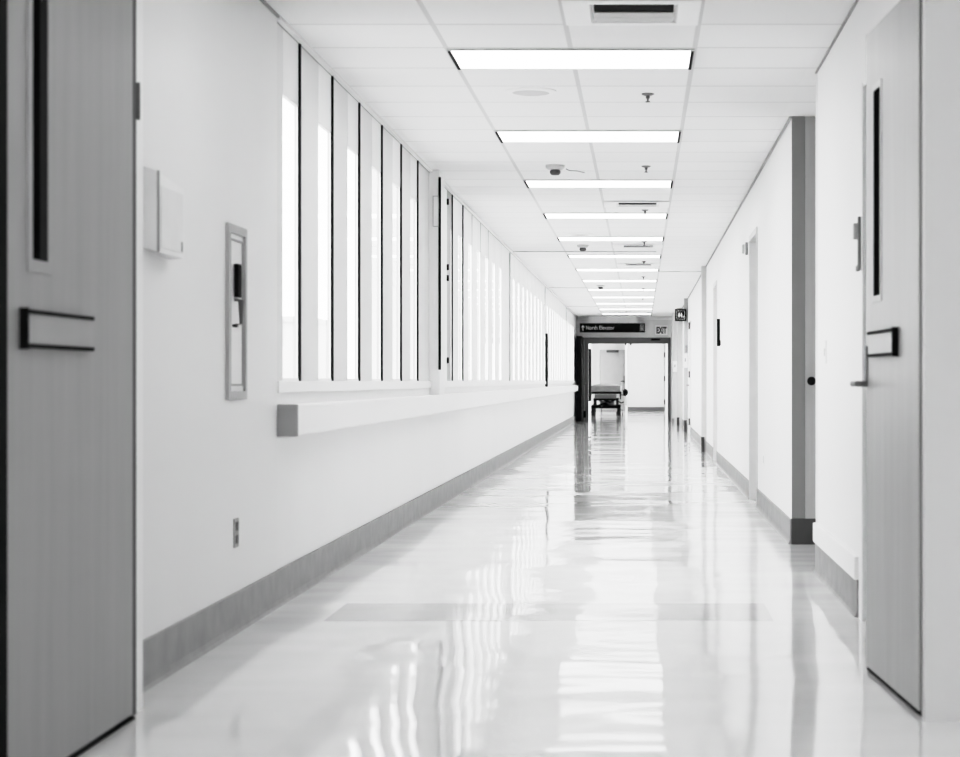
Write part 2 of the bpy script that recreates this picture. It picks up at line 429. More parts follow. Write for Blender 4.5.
# ------------------------------------------------------------------ far end
def door_portal():
    bm = new(); box(bm, XL - .2, XR + .1, YF, YF + .12, 2.165, CEIL); struct('wall_far_header', bm, HEADR)
    bm = new(); box(bm, XL, XR, YF - .05, YF + .02, 2.64, CEIL - .001, .004); struct('trim_soffit', bm, TRIMW)
    bm = new(); box(bm, XL - .2, -1.55, YF, YF + .12, 0, 2.165); struct('wall_far_left', bm, HEADR)
    bm = new(); box(bm, .775, XR + .1, YF, YF + .12, 0, 2.165); struct('wall_far_right', bm, HEADR)
    x0, x1, zt = -1.55, .775, 2.175
    bm = new()
    prof = [(x0, 0, x0 + .175), (x1, 0, x1 - .075)]
    O = [(x0, 0), (x0, zt), (x1, zt), (x1, 0)]; I = [(x0 + .175, 0), (x0 + .175, 2.02), (x1 - .075, 2.02), (x1 - .075, 0)]
    fr = []
    for Y in (YF - .025, YF + .14):
        fr.append(([bm.verts.new((a, Y, z)) for a, z in O], [bm.verts.new((a, Y, z)) for a, z in I]))
    for k in range(3):
        for s in (0, 1):
            bm.faces.new((fr[s][0][k], fr[s][0][k + 1], fr[s][1][k + 1], fr[s][1][k]))
            bm.faces.new((fr[0][s][k], fr[0][s][k + 1], fr[1][s][k + 1], fr[1][s][k]))
    for e in (0, 3): bm.faces.new((fr[0][0][e], fr[0][1][e], fr[1][1][e], fr[1][0][e]))
    f = struct('trim_doorway', bm, DGREY, origin=(-.39, YF, 0))
    bm = new(); box(bm, x0 + .06, x0 + .075, YF - .03, YF - .02, 0, 2.1); obj('stop_bead', bm, MGREY, f)
    bm = new(); box(bm, xs(651, YF), xs(660, YF), YF - .11, YF - .025, 2.10, 2.15, .004); obj('closer_body', bm, BLACK, f, label='black door closer body')
    bm = new(); box(bm, xs(625, YF), xs(626.4, YF), YF - .02, YF + .02, 1.975, 2.02); obj('catch', bm, BLACK, f)
    bm = new(); box(bm, xs(630, YF), xs(631.4, YF), YF - .02, YF + .02, 1.975, 2.02); obj('catch', bm, BLACK, f)
    bm = new(); box(bm, -1.50, -1.44, YF - .06, YF - .025, .08, .26, .004); obj('hold_open_catch', bm, BLACK, f)
door_portal()
# black fire-door leaf folded back against the left wall
bm = new(); box(bm, -1.645, -1.505, 46.9, 48.36, .012, 2.18, .004)
d = struct('door_5', bm, BLACK, origin=(-1.57, 47.6, 0))
bm = new(); tube(bm, [(-1.505, 47.1, .98), (-1.44, 47.1, .98), (-1.44, 48.1, .98), (-1.505, 48.1, .98)], .018); obj('push_bar', bm, DGREY, d, smooth=True)

# lobby behind the doorway
bm = new(); box(bm, -1.9, -1.69, YF + .12, 64.6, 0, CEIL); struct('wall_lobby_left', bm, WALL)
bm = new()
for (a, b, z0, z1) in ((YF + .12, 55.5, 0, CEIL), (62.4, 64.6, 0, CEIL)): box(bm, 1.3, 1.5, a, b, z0, z1)
box(bm, 1.3, 1.5, 55.5, 62.4, 0, .3); struct('wall_lobby_right', bm, WALL)
bm = new(); bm.faces.new([bm.verts.new((1.4, y, z)) for y, z in ((55.5, .3), (62.4, .3), (62.4, CEIL), (55.5, CEIL))]); struct('window_98', bm, glass('added_lobby_glass', .60))  # opening and glazing added out of view to brighten the lobby
bm = new(); box(bm, -1.9, 1.5, 64.2, 64.6, 0, CEIL); struct('wall_lobby_end', bm, WALL)
bm = new(); box(bm, xs(599.8, 64), xs(627, 64), 64.14, 64.2, .012, 2.12)
d = struct('door_6', bm, mat('lobby_door_pale', .54, .5, var=.02), origin=(-.95, 64.17, 0))
bm = new(); box(bm, xs(606.5, 64), xs(618.5, 64), 64.03, 64.14, 2.03, 2.11, .006); obj('closer_body', bm, DGREY, d, label='dark door closer body')
bm = new(); tube(bm, [(-.58, 64.14, 1.03), (-.58, 64.08, 1.03), (-.70, 64.08, 1.03)], .013); obj('door_handle', bm, DGREY, d, smooth=True)
bm = new(); box(bm, -.61, -.55, 64.12, 64.14, .96, 1.22, .003); obj('handle_plate', bm, MGREY, d)
bm = new(); box(bm, xs(596.2, 64), xs(599.5, 64), 64.1, 64.2, 0, 2.2); struct('trim_lobby', bm, TRIMW)
bm = new(); box(bm, xs(627.6, 63), xs(664.6, 63), 63.2, 63.26, .012, 2.55)
d = struct('door_7', bm, mat('lobby_door_grey', .50, .5, var=.03), origin=(.2, 63.2, 0))
bm = new(); box(bm, xs(627.8, 63), xs(664.4, 63), 63.18, 63.2, .012, .15); obj('kick_plate', bm, DGREY, d, label='dark kick plate')
for py in (355, 378.5, 402):
    bm = new(); z = zs(py, 63.2); cyl(bm, (xs(664.7, 63), 63.17, z - .085), (xs(664.7, 63), 63.17, z + .085), .022, n=12); obj('hinge', bm, DGREY, d, smooth=True, label='dark hinge')
bm = new(); box(bm, xs(665.4, 63), 1.3, 63.2, 63.3, 0, CEIL); struct('wall_lobby_jamb', bm, WALL)
bm = new(); box(bm, xs(625.4, 63), xs(627.2, 63), 63.16, 63.28, 0, CEIL); struct('trim_lobby_post', bm, TRIMW)
bm = new(); box(bm, xs(589.0, 49.3), xs(591, 49.3), 49.0, 49.6, zs(401, 49.3), zs(349, 49.3), .006)
t = obj('wall_cabinet', bm, BLACK); tag(t, 'tall narrow black panel just inside the far doorway, left side', 'panel')

# ------------------------------------------------------------------ near doors
# left door: closed grey wood leaf, nearest on the left
XD = -1.555
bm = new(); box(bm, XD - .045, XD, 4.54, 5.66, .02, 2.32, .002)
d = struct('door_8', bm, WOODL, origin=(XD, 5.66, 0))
def vframe(bm, X, y0, y1, z0, z1, w, t):
    """a rectangular glazing bead, one welded ring, on the plane x = X, standing out by t (signed)"""
    O = [(y0 - w, z0 - w), (y1 + w, z0 - w), (y1 + w, z1 + w), (y0 - w, z1 + w)]; I = [(y0, z0), (y1, z0), (y1, z1), (y0, z1)]
    fr = [([bm.verts.new((x, y, z)) for y, z in O], [bm.verts.new((x, y, z)) for y, z in I]) for x in (X, X + t)]
    for k in range(4):
        j = (k + 1) % 4
        for s in (0, 1):
            bm.faces.new((fr[s][0][k], fr[s][0][j], fr[s][1][j], fr[s][1][k]))
            bm.faces.new((fr[0][s][k], fr[0][s][j], fr[1][s][j], fr[1][s][k]))
    return bm
bm = new(); box(bm, XD - .01, XD + .002, 4.715, 4.84, 1.351, 2.10); g = obj('vision_pane', bm, DPANE, d, label='dark narrow glass')
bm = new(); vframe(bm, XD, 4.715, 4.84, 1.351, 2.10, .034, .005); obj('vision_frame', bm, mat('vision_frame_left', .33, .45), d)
bm = new(); box(bm, XD + .002, XD + .003, 4.782, 4.84, 1.351, 2.10); obj('glass_reflection', bm, mat('painted_reflection', .035, .6, spec=0.0), g)  # lighter half of the pane, a reflection painted as flat grey
def sign_tray(d, M, mface, L0, L1, z0, z1, far):
    """name-plate tray in leaf coordinates: u along the leaf, n out of it"""
    def put(name, m, u0, u1, n0, n1, za, zb, bev=.0, label=None):
        bm = new(); box(bm, u0, u1, n0, n1, za, zb, bev); bmesh.ops.transform(bm, matrix=M, verts=bm.verts)
        return obj(name, bm, m, d, label=label)
    put('name_plate', mface, L0, L1, 0, .014, z0 + .008, z1 - .008)
    put('plate_end_cap', BLACK, L0 - .012, L0, 0, .021, z0 - .004, z1 + .004, label='black end cap')
    put('plate_top_edge', BLACK, L0, L1, 0, .019, z1 - .010, z1, label='black top edge')
    put('plate_bottom_edge', BLACK, L0, L1, 0, .019, z0, z0 + .010, label='black bottom edge')
# leaf coordinates of the left door: u = +y, n = +x
ML = Matrix(((0, 1, 0, XD), (1, 0, 0, 4.54), (0, 0, 1, 0), (0, 0, 0, 1)))
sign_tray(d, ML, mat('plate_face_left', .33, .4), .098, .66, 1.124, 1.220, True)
bm = new(); box(bm, XD - .06, -1.577, 5.662, 5.78, 0, 2.34); obj('gap_shade_strip', bm, GAPSHADE, d, label='dark strip painted as gap shade beside the leaf')
bm = new(); box(bm, XL - .02, -1.58, 5.78, 5.872, 0, 2.42, .004); obj('door_frame', bm, TRIMW, d)
bm = new(); cyl(bm, (-1.582, 5.80, 1.86), (-1.582, 5.80, 1.975), .012, n=12); obj('hinge', bm, DGREY, d, smooth=True, label='dark hinge')
bm = new(); box(bm, XL - .02, XD + .003, 4.40, 4.532, 0, 2.42); obj('unlit_opening_strip', bm, BLACK, d, label='black strip painted as the opening to an unlit room')  # solid black box stands for darkness of the room past the leaf
bm = new(); box(bm, XL - .02, XD - .003, 4.532, 5.70, .001, .006); obj('floor_gap_shade', bm, BLACK, d, label='dark floor strip painted as shade under the leaf')  # blackened floor strip stands for the shade under the door
bm = new(); box(bm, XL - .02, XD - .01, 4.532, 5.78, 2.325, 2.42); obj('head_frame', bm, TRIMW, d)
bm = new(); box(bm, XL - .1, XL, 4.42, 5.87, 2.42, CEIL); struct('wall_left_over_door', bm, WALL)

# right door: leaf hinged near the camera and standing a little open into the corridor
A = Vector((.862, 5.71, 0)); Bp = Vector((.809, 6.65, 0)); u = (Bp - A).normalized(); n = Vector((-u.y, u.x, 0))
MR = Matrix(((u.x, n.x, 0, A.x), (u.y, n.y, 0, A.y), (0, 0, 1, 0), (0, 0, 0, 1)))
LW = (Bp - A).length
def leafbox(name, m, parent, u0, u1, n0, n1, z0, z1, bev=0, label=None):
    bm = new(); box(bm, u0, u1, n0, n1, z0, z1, bev); bmesh.ops.transform(bm, matrix=MR, verts=bm.verts)
    if parent is None: return struct(name, bm, m, origin=A)
    return obj(name, bm, m, parent, label=label)
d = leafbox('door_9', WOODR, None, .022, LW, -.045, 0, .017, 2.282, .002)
leafbox('vision_pane', DPANE, d, .655, .778, -.01, .003, 1.337, 2.055, label='dark narrow glass')
bm = new(); vframe(bm, 0, .655, .778, 1.337, 2.055, .022, .004)
bmesh.ops.transform(bm, matrix=MR @ Matrix(((0, 1, 0, 0), (1, 0, 0, 0), (0, 0, 1, 0), (0, 0, 0, 1))), verts=bm.verts)
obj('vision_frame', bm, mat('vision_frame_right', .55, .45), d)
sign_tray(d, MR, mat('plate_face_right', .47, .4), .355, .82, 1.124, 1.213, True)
leafbox('lever_plate', LEVER, d, .905, .93, 0, .006, 1.02, 1.165)
bm = new(); tube(bm, [(.917, 0, 1.03), (.917, .05, 1.03), (.90, .056, 1.03), (.80, .056, 1.03)], .010); bmesh.ops.transform(bm, matrix=MR, verts=bm.verts)
obj('lever_handle', bm, LEVER, d, smooth=True)
bm = new(); box(bm, .868, .95, 5.702, 5.735, 0, 2.31); obj('gap_shade_strip', bm, GAPSHADE, d, label='dark strip painted as gap shade at the hinge side')
leafbox('underleaf_shade', BLACK, d, .022, LW, -.04, -.004, .002, .017, label='dark strip painted as shade under the leaf')  # black strip coloured as the shade below the leaf

# ------------------------------------------------------------------ left wall fittings
bm = new(); box(bm, XL + .004, -1.59, 8.58, 46.85, .785, .93, .010)
r = tag(obj('handrail', bm, LEDGE), 'long white crash rail running along the left wall under the windows', 'rail')
bm = new(); box(bm, XL + .004, -1.588, 8.55, 8.58, .783, .932, .006); obj('end_cap', bm, MGREY, r, label='grey end cap')

# box-shaped holder by the left door
bm = new()
y0, y1 = 6.22, 6.57; xf = XL + .066; xw = XL + .012
pr = [(xw, 1.49), (xf, 1.475), (xf, 1.745), (xw, 1.765)]
a = [bm.verts.new((x, y0, z)) for x, z in pr]; b = [bm.verts.new((x, y1, z)) for x, z in [(xw, 1.47), (xf, 1.475), (xf, 1.72), (xw, 1.735)]]
for k in range(4): bm.faces.new((a[k], a[(k + 1) % 4], b[(k + 1) % 4], b[k]))
bm.faces.new(a[::-1]); bm.faces.new(b)
t = thing('wall_holder', 'pale box-shaped holder on the left wall beside the grey door', 'holder', (XL, 6.4, 1.47))
obj('body', bm, mat('holder_body', .82, .5), t)
bm = new(); box(bm, xf - .002, xf + .004, y0 - .004, y0 + .006, 1.475, 1.748); obj('front_edge', bm, MGREY, t, label='grey front edge')
bm = new(); box(bm, xf, xf + .004, y0 + .03, y1 - .02, 1.49, 1.70, .002); obj('front_panel', bm, mat('holder_panel', .72, .4), t)
bm = new(); box(bm, xf + .004, xf + .006, y1 - .05, y1 - .035, 1.495, 1.53); obj('latch', bm, MGREY, t)

# recessed cabinet with a black handle
t = thing('extinguisher_cabinet', 'tall narrow grey metal cabinet with black handle set in the left wall', 'cabinet', (XL, 7.63, .95))
xc = XL + .014
ya, yb_, za, zb_ = 7.455, 7.81, .953, 1.705
bm = new(); vframe(bm, xc - .003, ya + .05, yb_ - .03, za + .045, zb_ - .06, .035, .016); 
obj('frame', bm, mat('cabinet_frame_grey', .40, .45, .0), t)
bm = new(); box(bm, xc - .002, xc + .003, ya + .05, yb_ - .03, za + .045, zb_ - .06); obj('door', bm, mat('cabinet_door_pale', .70, .35), t)
dd = t.children[-1]
bm = new(); vframe(bm, xc + .003, ya + .075, yb_ - .055, za + .075, zb_ - .09, .008, .006); obj('door_bead', bm, MGREY, dd)
bm = new(); box(bm, xc + .003, xc + .022, 7.60, 7.665, 1.385, 1.522, .004); obj('latch_block', bm, BLACK, dd, label='black latch block')
bm = new(); tube(bm, [(xc + .003, 7.615, 1.375), (xc + .03, 7.615, 1.37), (xc + .03, 7.615, 1.275), (xc + .003, 7.615, 1.27)], .006); obj('pull_handle', bm, DGREY, dd, smooth=True)
bm = new(); box(bm, xc + .003, xc + .008, 7.575, 7.655, 1.262, 1.272); obj('handle_foot', bm, BLACK, dd)

# power outlet
t = thing('power_outlet', 'small grey outlet plate low on the left wall', 'outlet', (XL + .012, 7.66, .35))
bm = new(); box(bm, XL + .010, XL + .018, 7.615, 7.695, .352, .472, .003); obj('cover_plate', bm, MGREY, t)
for z in (.385, .440):
    bm = new(); box(bm, XL + .018, XL + .021, 7.635, 7.675, z - .018, z + .018, .003); obj('socket', bm, DGREY, t, label='dark socket')

# small bracket on the pilaster
t = thing('wall_bracket', 'small white upright bracket high on the white pilaster between windows', 'bracket', (XL + .06, 14.74, 2.26))
bm = new(); vframe(bm, 0, -.018, .018, 0.015, .25, .006, .012)
bmesh.ops.transform(bm, matrix=Matrix(((0, 1, 0, XL + .055), (1, 0, 0, 14.735), (0, 0, 1, 2.26), (0, 0, 0, 1))), verts=bm.verts); obj('rim', bm, LGREY, t)
bm = new(); box(bm, XL + .037, XL + .073, 14.738, 14.751, 2.275, 2.51); obj('face', bm, WHITEP, t)
# dark strip on the far window wall
bm = new(); box(bm, XL + .004, XL + .048, 32.50, 32.62, .94, 1.88, .003)
tag(obj('wall_strip', bm, BLACK), 'slim dark upright strip on the far part of the window wall', 'strip')

# ------------------------------------------------------------------ right wall fittings
t = thing('wall_bracket', 'slim wall-mounted bracket beside the right grey door, above its handle', 'bracket', (XR, 8.1, 1.5))
bm = new(); box(bm, XR - .016, XR - .004, 8.04, 8.075, 1.525, 1.755, .002); obj('back_plate', bm, mat('bracket_grey', .22, .5), t)
bm = new(); box(bm, XR - .032, XR - .002, 8.08, 8.12, 1.66, 1.73, .006); obj('hook', bm, LGREY, t)
bm = new(); box(bm, XR - .022, XR - .002, 8.08, 8.11, 1.52, 1.545, .004); obj('foot', bm, LGREY, t)
t = thing('light_switch', 'white light switch plate on the wall between the alcove and right door', 'switch', (XR, 9.6, 1.13))
bm = new(); box(bm, XR - .007, XR, 9.56, 9.64, 1.13, 1.25, .002); obj('plate', bm, LEDGE, t)
bm = new(); box(bm, XR - .011, XR - .007, 9.59, 9.61, 1.17, 1.21, .001); obj('toggle', bm, LGREY, t)
t = thing('wall_outlet', 'white outlet plate low on the right wall just past the alcove', 'outlet', (XR, 14.4, .38))
bm = new(); box(bm, XR - .007, XR, 14.36, 14.44, .37, .49, .002); obj('plate', bm, LEDGE, t)
bm = new(); box(bm, XR - .009, XR - .007, 14.38, 14.42, .40, .46); obj('socket', bm, LGREY, t)
t = thing('wall_alarm', 'small grey and white alarm box high on the wall by the first recessed door', 'alarm', (XR, 16.7, 2.18))
bm = new(); box(bm, XR - .03, XR, 16.6, 16.75, 2.18, 2.28, .006); obj('box', bm, WHITEP, t)
bm = new(); box(bm, XR - .05, XR - .03, 16.62, 16.72, 2.19, 2.27, .008); obj('strobe', bm, LGREY, t)
bm = new(); box(bm, XR - .024, XR - .003, 16.58, 16.60, 2.17, 2.285); obj('side_plate', bm, MGREY, t)
t = thing('wall_mounted_bar', 'black upright bar mounted on the right wall by the second recessed door', 'bar', (XR, 22.33, 1.45))
bm = new(); box(bm, XR - .042, XR - .008, 22.30, 22.36, 1.46, 1.79, .004); obj('bar', bm, BLACK, t)
bm = new(); box(bm, XR - .04, XR, 22.29, 22.37, 1.47, 1.53, .004); obj('mount', bm, BLACK, t)

# notices on the far pilasters
def notice(y, x0, x1, z0, z1, label):
    t = thing('notice_sign', label, 'notice', ((x0 + x1) / 2, y, z0))
    bm = new(); box(bm, x0, x1, y - .006, y, z0, z1); obj('sheet', bm, PAPER, t)
    c = (x0 + x1) / 2; bm = new(); box(bm, c - .014, c + .014, y - .008, y - .006, z0 + (z1 - z0) * .42, z0 + (z1 - z0) * .68); obj('printed_mark', bm, MGREY, t, label='grey printed mark')
notice(37.694, xs(683, 37.7), xs(687.6, 37.7), 1.31, 1.60, 'white notice on the far right pilaster under the restroom sign')
notice(45.594, xs(672.8, 45.6), xs(677, 45.6), 1.27, 1.53, 'white notice on the last right pilaster beside the far doorway')
bm = new(); box(bm, xs(685.2, 37.7), xs(687.8, 37.7), 37.67, 37.695, 1.62, 1.77, .004)
tag(obj('wall_plate', bm, MGREY), 'small dark plate just above the white notice on the far right pilaster', 'plate')

# restroom blade sign
Y = 37.62
x0, x1, z0, z1 = xs(675, Y), xs(686.4, Y), zs(321, Y), zs(309, Y)
t = thing('restroom_sign', 'square black restroom sign with white border high at right', 'sign', ((x0 + x1) / 2, Y, z0))
bm = new(); box(bm, x0, x1, Y, Y + .03, z0, z1, .003); obj('panel', bm, BLACK, t)
bm = new()
w = x1 - x0; h = z1 - z0
vframe(bm, 0, w * .17, w * .83, h * .17, h * .83, .006, -.004)
bmesh.ops.transform(bm, matrix=Matrix(((0, 1, 0, x0), (1, 0, 0, Y), (0, 0, 1, z0), (0, 0, 0, 1))), verts=bm.verts); obj('border', bm, WHITETXT, t)
def figure(cx, skirt):
    bm = new()
    yy = Y - .004
    b = z0 + h * .30
    cyl(bm, (cx, yy, b + h * .34), (cx, yy + .004, b + h * .34), h * .055, n=14)
    pts = [(-.075, .28), (.075, .28), (.07, .12), (.045, .12), (.04, 0), (-.04, 0), (-.045, .12), (-.07, .12)] if not skirt else [(-.05, .28), (.05, .28), (.10, .09), (.04, .09), (.04, 0), (-.04, 0), (-.04, .09), (-.10, .09)]
    f = [bm.verts.new((cx + a * h, yy, b + q * h)) for a, q in pts]; g = [bm.verts.new((v.co.x, yy + .004, v.co.z)) for v in f]
    bm.faces.new(f)
    for k in range(len(f)): bm.faces.new((f[k], f[(k + 1) % len(f)], g[(k + 1) % len(f)], g[k]))
    obj('pictogram', bm, WHITETXT, t)
figure(x0 + w * .36, True); figure(x0 + w * .56, False)
bm = new(); yy = Y - .003
tube(bm, [(x0 + w * .72 + math.cos(a) * w * .06, yy, z0 + h * .37 + math.sin(a) * h * .06) for a in [math.radians(q) for q in range(60, -211, -30)]], .006, 6)
obj('wheelchair_pictogram', bm, WHITETXT, t)

# overhead wayfinding sign
Y = 47.95
x0, x1, z0, z1 = xs(579.7, Y), xs(645, Y), zs(332.4, Y), zs(323.2, Y)
t = thing('wayfinding_sign', 'long black overhead sign reading North Elevator above the far doorway', 'sign', ((x0 + x1) / 2, Y, z0))
bm = new(); box(bm, x0, x1, Y, Y + .06, z0, z1, .004); obj('panel', bm, BLACK, t)
w1 = text('lettering', 'North', .138, (xs(585.8, Y), Y - .002, z0 + .075), WHITETXT, t, sx=.86, weight=.0)
xe = max(v.co.x for v in w1.data.vertices) + wloc(t).x + .045
text('lettering', 'Elevator', .138, (xe, Y - .002, z0 + .075), WHITETXT, t, sx=.86, weight=.0)
bm = new()
c = xs(582.9, Y); f = [(-.012, .04), (.012, .04), (.012, .13), (.05, .13), (0, .19), (-.05, .13), (-.012, .13)]
va = [bm.verts.new((c + a, Y - .005, z0 + b)) for a, b in f]; vb = [bm.verts.new((v.co.x, Y, v.co.z)) for v in va]
bm.faces.new(va)
for k in range(7): bm.faces.new((va[k], va[(k + 1) % 7], vb[(k + 1) % 7], vb[k]))
obj('arrow', bm, WHITETXT, t)
bm = new(); vframe(bm, 0, xs(640.6, Y), xs(643.4, Y), z0 + .06, z1 - .05, .012, -.004)
bmesh.ops.transform(bm, matrix=Matrix(((0, 1, 0, 0), (1, 0, 0, Y), (0, 0, 1, 0), (0, 0, 0, 1))), verts=bm.verts); ic = obj('elevator_icon', bm, SILV, t)
bm = new(); c = xs(642, Y); cyl(bm, (c, Y - .004, z0 + .155), (c, Y, z0 + .155), .018, n=12); obj('icon_head', bm, SILV, ic)
bm = new(); box(bm, c - .022, c + .022, Y - .004, Y, z0 + .07, z0 + .13); obj('icon_body', bm, SILV, ic)
bm = new(); box(bm, x0 + .2, x1 - .2, Y + .02, Y + .04, z1, CEIL); obj('hanger', bm, HEADR, t)

# exit sign on the header
Y = YF
x0, x1, z0, z1 = xs(655.2, Y), xs(667.6, Y), zs(335, Y), zs(325.4, Y)
t = thing('exit_sign', 'pale exit sign with dark EXIT lettering right of the long black sign', 'sign', ((x0 + x1) / 2, Y, z0))
bm = new(); box(bm, x0, x1, Y - .05, Y, z0, z1, .005); obj('panel', bm, mat('exit_face', .86, .5), t)
text('lettering', 'EXIT', .23, ((x0 + x1) / 2, Y - .053, z0 + .045), mat('exit_dark', .03, .6), t, align='CENTER', sx=.56, weight=.010)

# ------------------------------------------------------------------ ceiling fittings
LX0, LX1 = -.985, .272
def lamp():
    t = thing('ceiling_light', '', 'ceiling light', (-.356, 9.37, CEIL - .012), 'fluorescent ceiling lights')
    y0, y1 = 9.375, 9.945
    bm = new()
    O = [(LX0, y0), (LX1, y0), (LX1, y1), (LX0, y1)]; I = [(LX0 + .02, y0 + .015), (LX1 - .02, y0 + .015), (LX1 - .02, y1 - .015), (LX0 + .02, y1 - .015)]
    fr = [([bm.verts.new((x, y, z)) for x, y in O], [bm.verts.new((x, y, z)) for x, y in I]) for z in (CEIL - .01, CEIL + .02)]
    for k in range(4):
        j = (k + 1) % 4
        for s in (0, 1):
            bm.faces.new((fr[s][0][k], fr[s][0][j], fr[s][1][j], fr[s][1][k]))
            bm.faces.new((fr[0][s][k], fr[0][s][j], fr[1][s][j], fr[1][s][k]))
    obj('frame', bm, LGREY, t)
    bm = new(); box(bm, LX0 + .02, LX1 - .02, y0 + .015, y1 - .015, CEIL - .006, CEIL + .02); obj('diffuser', bm, LENS, t)
    for x in (LX0 + .004, LX1 - .018):
        bm = new(); box(bm, x, x + .014, y0 + .02, y1 - .02, CEIL - .016, CEIL - .009); obj('end_strip', bm, BLACK, t, label='dark end strip')
    return t
L0 = lamp()
L0['label'] = 'fluorescent ceiling light nearest the camera, first of the row'
for k in range(1, 13):
    dup(L0, L0.location + Vector((0, 3.05 * k, 0)), ('%s fluorescent ceiling light of the row counted from the near end' % ORD[k]) if k < 12 else 'last fluorescent ceiling light of the row, just before the far header')
for k, nm in ((-1, 'first'), (-2, 'second'), (-3, 'third'), (-4, 'fourth')):
    dup(L0, L0.location + Vector((0, 3.05 * k, 0)), '%s fluorescent ceiling light behind the camera' % nm)
for k, nm in ((13.3, 'first'), (14.6, 'second'), (16, 'third'), (17.2, 'fourth')):
    dup(L0, L0.location + Vector((0, 3.05 * k, 0)), '%s fluorescent ceiling light in the lobby past the doorway' % nm)

# air vents
def vent():
    t = thing('ceiling_vent', '', 'vent', (-.043, 8.44, CEIL - .02), 'square ceiling vents')
    x0, x1, y0, y1 = -.352, .267, 8.15, 8.73
    bm = new()
    q = [((x0, y0), (x1, y1), CEIL - .008), ((x0 + .12, y0 + .07), (x1 - .10, y1 - .08), CEIL - .012), ((x0 + .14, y0 + .09), (x1 - .12, y1 - .10), CEIL + .01)]
    rr = []
    for a, b, z in q: rr.append([bm.verts.new(c) for c in ((a[0], a[1], z), (b[0], a[1], z), (b[0], b[1], z), (a[0], b[1], z))])
    for R1, R2 in zip(rr, rr[1:]):
        for k in range(4): bm.faces.new((R1[k], R1[(k + 1) % 4], R2[(k + 1) % 4], R2[k]))
    obj('plate', bm, WHITEP, t)
    bm = new(); box(bm, x0 + .14, x1 - .12, y0 + .09, y1 - .10, CEIL - .006, CEIL + .005); obj('throat_shade', bm, BLACK, t, label='black plate painted as shade in the vent opening')  # flat black plate stands for the shade inside the duct
    for k in range(2):
        bm = new(); yy = y0 + .26 + .11 * k
        box(bm, x0 + .14, x1 - .12, yy, yy + .105, CEIL - .012, CEIL - .008); obj('louvre', bm, LGREY, t)
    return t
V0 = vent(); V0['label'] = 'white ceiling vent with dark slot nearest the camera, at the top edge'
for k, lb in ((15, 'white ceiling vent with thin dark slot just before the fourth light'), (24, 'third white ceiling vent from the camera, past the fifth light'), (30, 'farthest white ceiling vent along the corridor')):
    dup(V0, V0.location + Vector((0, .61 * k, 0)), lb)

# sprinklers
def sprinkler():
    t = thing('ceiling_sprinkler', '', 'sprinkler', (.04, 10.85, CEIL - .07), 'ceiling sprinklers')
    c = (.04, 10.85, CEIL)
    bm = new(); lathe(bm, [(.036, 0), (.036, -.005), (.02, -.012)], c, 24); obj('escutcheon', bm, mat('sprinkler_grey', .25, .4, .4), t, smooth=True)
    bm = new(); lathe(bm, [(.011, -.01), (.011, -.028), (.005, -.03), (.005, -.046)], c, 14); obj('body', bm, DGREY, t, smooth=True)
    bm = new(); lathe(bm, [(.014, -.046), (.014, -.050)], c, 16); obj('deflector', bm, DGREY, t)
    return t
S0 = sprinkler(); S0['label'] = 'ceiling sprinkler nearest the camera, between the first and second lights'
for k, y in enumerate((14.5, 18.2, 22.3, 26.0, 29.8, 33.6, 37.4)):
    dup(S0, (.04, y, CEIL - .07), ('%s ceiling sprinkler of the row counted from the near end' % ORD[k + 1]) if k < 6 else 'farthest ceiling sprinkler of the row along the corridor')

# round speakers and smoke detectors
def speaker():
    t = thing('ceiling_speaker', '', 'ceiling speaker', (-.64, 10.75, CEIL - .02), 'round ceiling speakers')
    c = (-.64, 10.75, CEIL)
    bm = new(); lathe(bm, [(.15, 0), (.15, -.006), (.13, -.014), (.12, -.012)], c, 40); obj('rim', bm, WHITEP, t, smooth=True)
    bm = new(); lathe(bm, [(.118, -.010), (.08, -.018), (.01, -.021)], c, 40); obj('grille', bm, mat('grille_pale', .60, .6), t, smooth=True)
    return t
P0 = speaker(); P0['label'] = 'round white ceiling speaker nearest the camera, past the first light'
dup(P0, (-.70, 21.2, CEIL - .02), 'round white ceiling speaker before the fifth light')
dup(P0, (-.62, 27.5, CEIL - .02), 'farthest round white ceiling speaker, before the seventh light')
def detector():
    t = thing('smoke_detector', '', 'smoke detector', (-.67, 14.45, CEIL - .08), 'smoke detectors')
    c = (-.67, 14.45, CEIL)
    bm = new(); lathe(bm, [(.075, 0), (.072, -.02), (.055, -.035), (.03, -.036)], c, 32); obj('base', bm, LGREY, t, smooth=True)
    bm = new(); lathe(bm, [(.03, -.034), (.042, -.045), (.042, -.062), (.03, -.075), (.01, -.078)], c, 24); obj('sensor_head', bm, mat('sensor_dark', .09, .5), t, smooth=True)
    return t
D0 = detector(); D0['label'] = 'smoke detector with dark sensor head just before the third light'
dup(D0, (-.72, 22.9, CEIL - .08), 'smoke detector just past the fifth ceiling light')
dup(D0, (-.71, 32.5, CEIL - .08), 'smoke detector in front of the ninth ceiling light')
bm = new(); tube(bm, [(-.585, 14.44, CEIL - .03), (-.555, 14.42, CEIL - .045), (-.50, 14.4, CEIL - .05), (-.44, 14.38, CEIL - .065)], .004, 6)
tag(obj('loose_wire', bm, MGREY, smooth=True), 'thin grey wire trailing from the nearest smoke detector', 'wire')

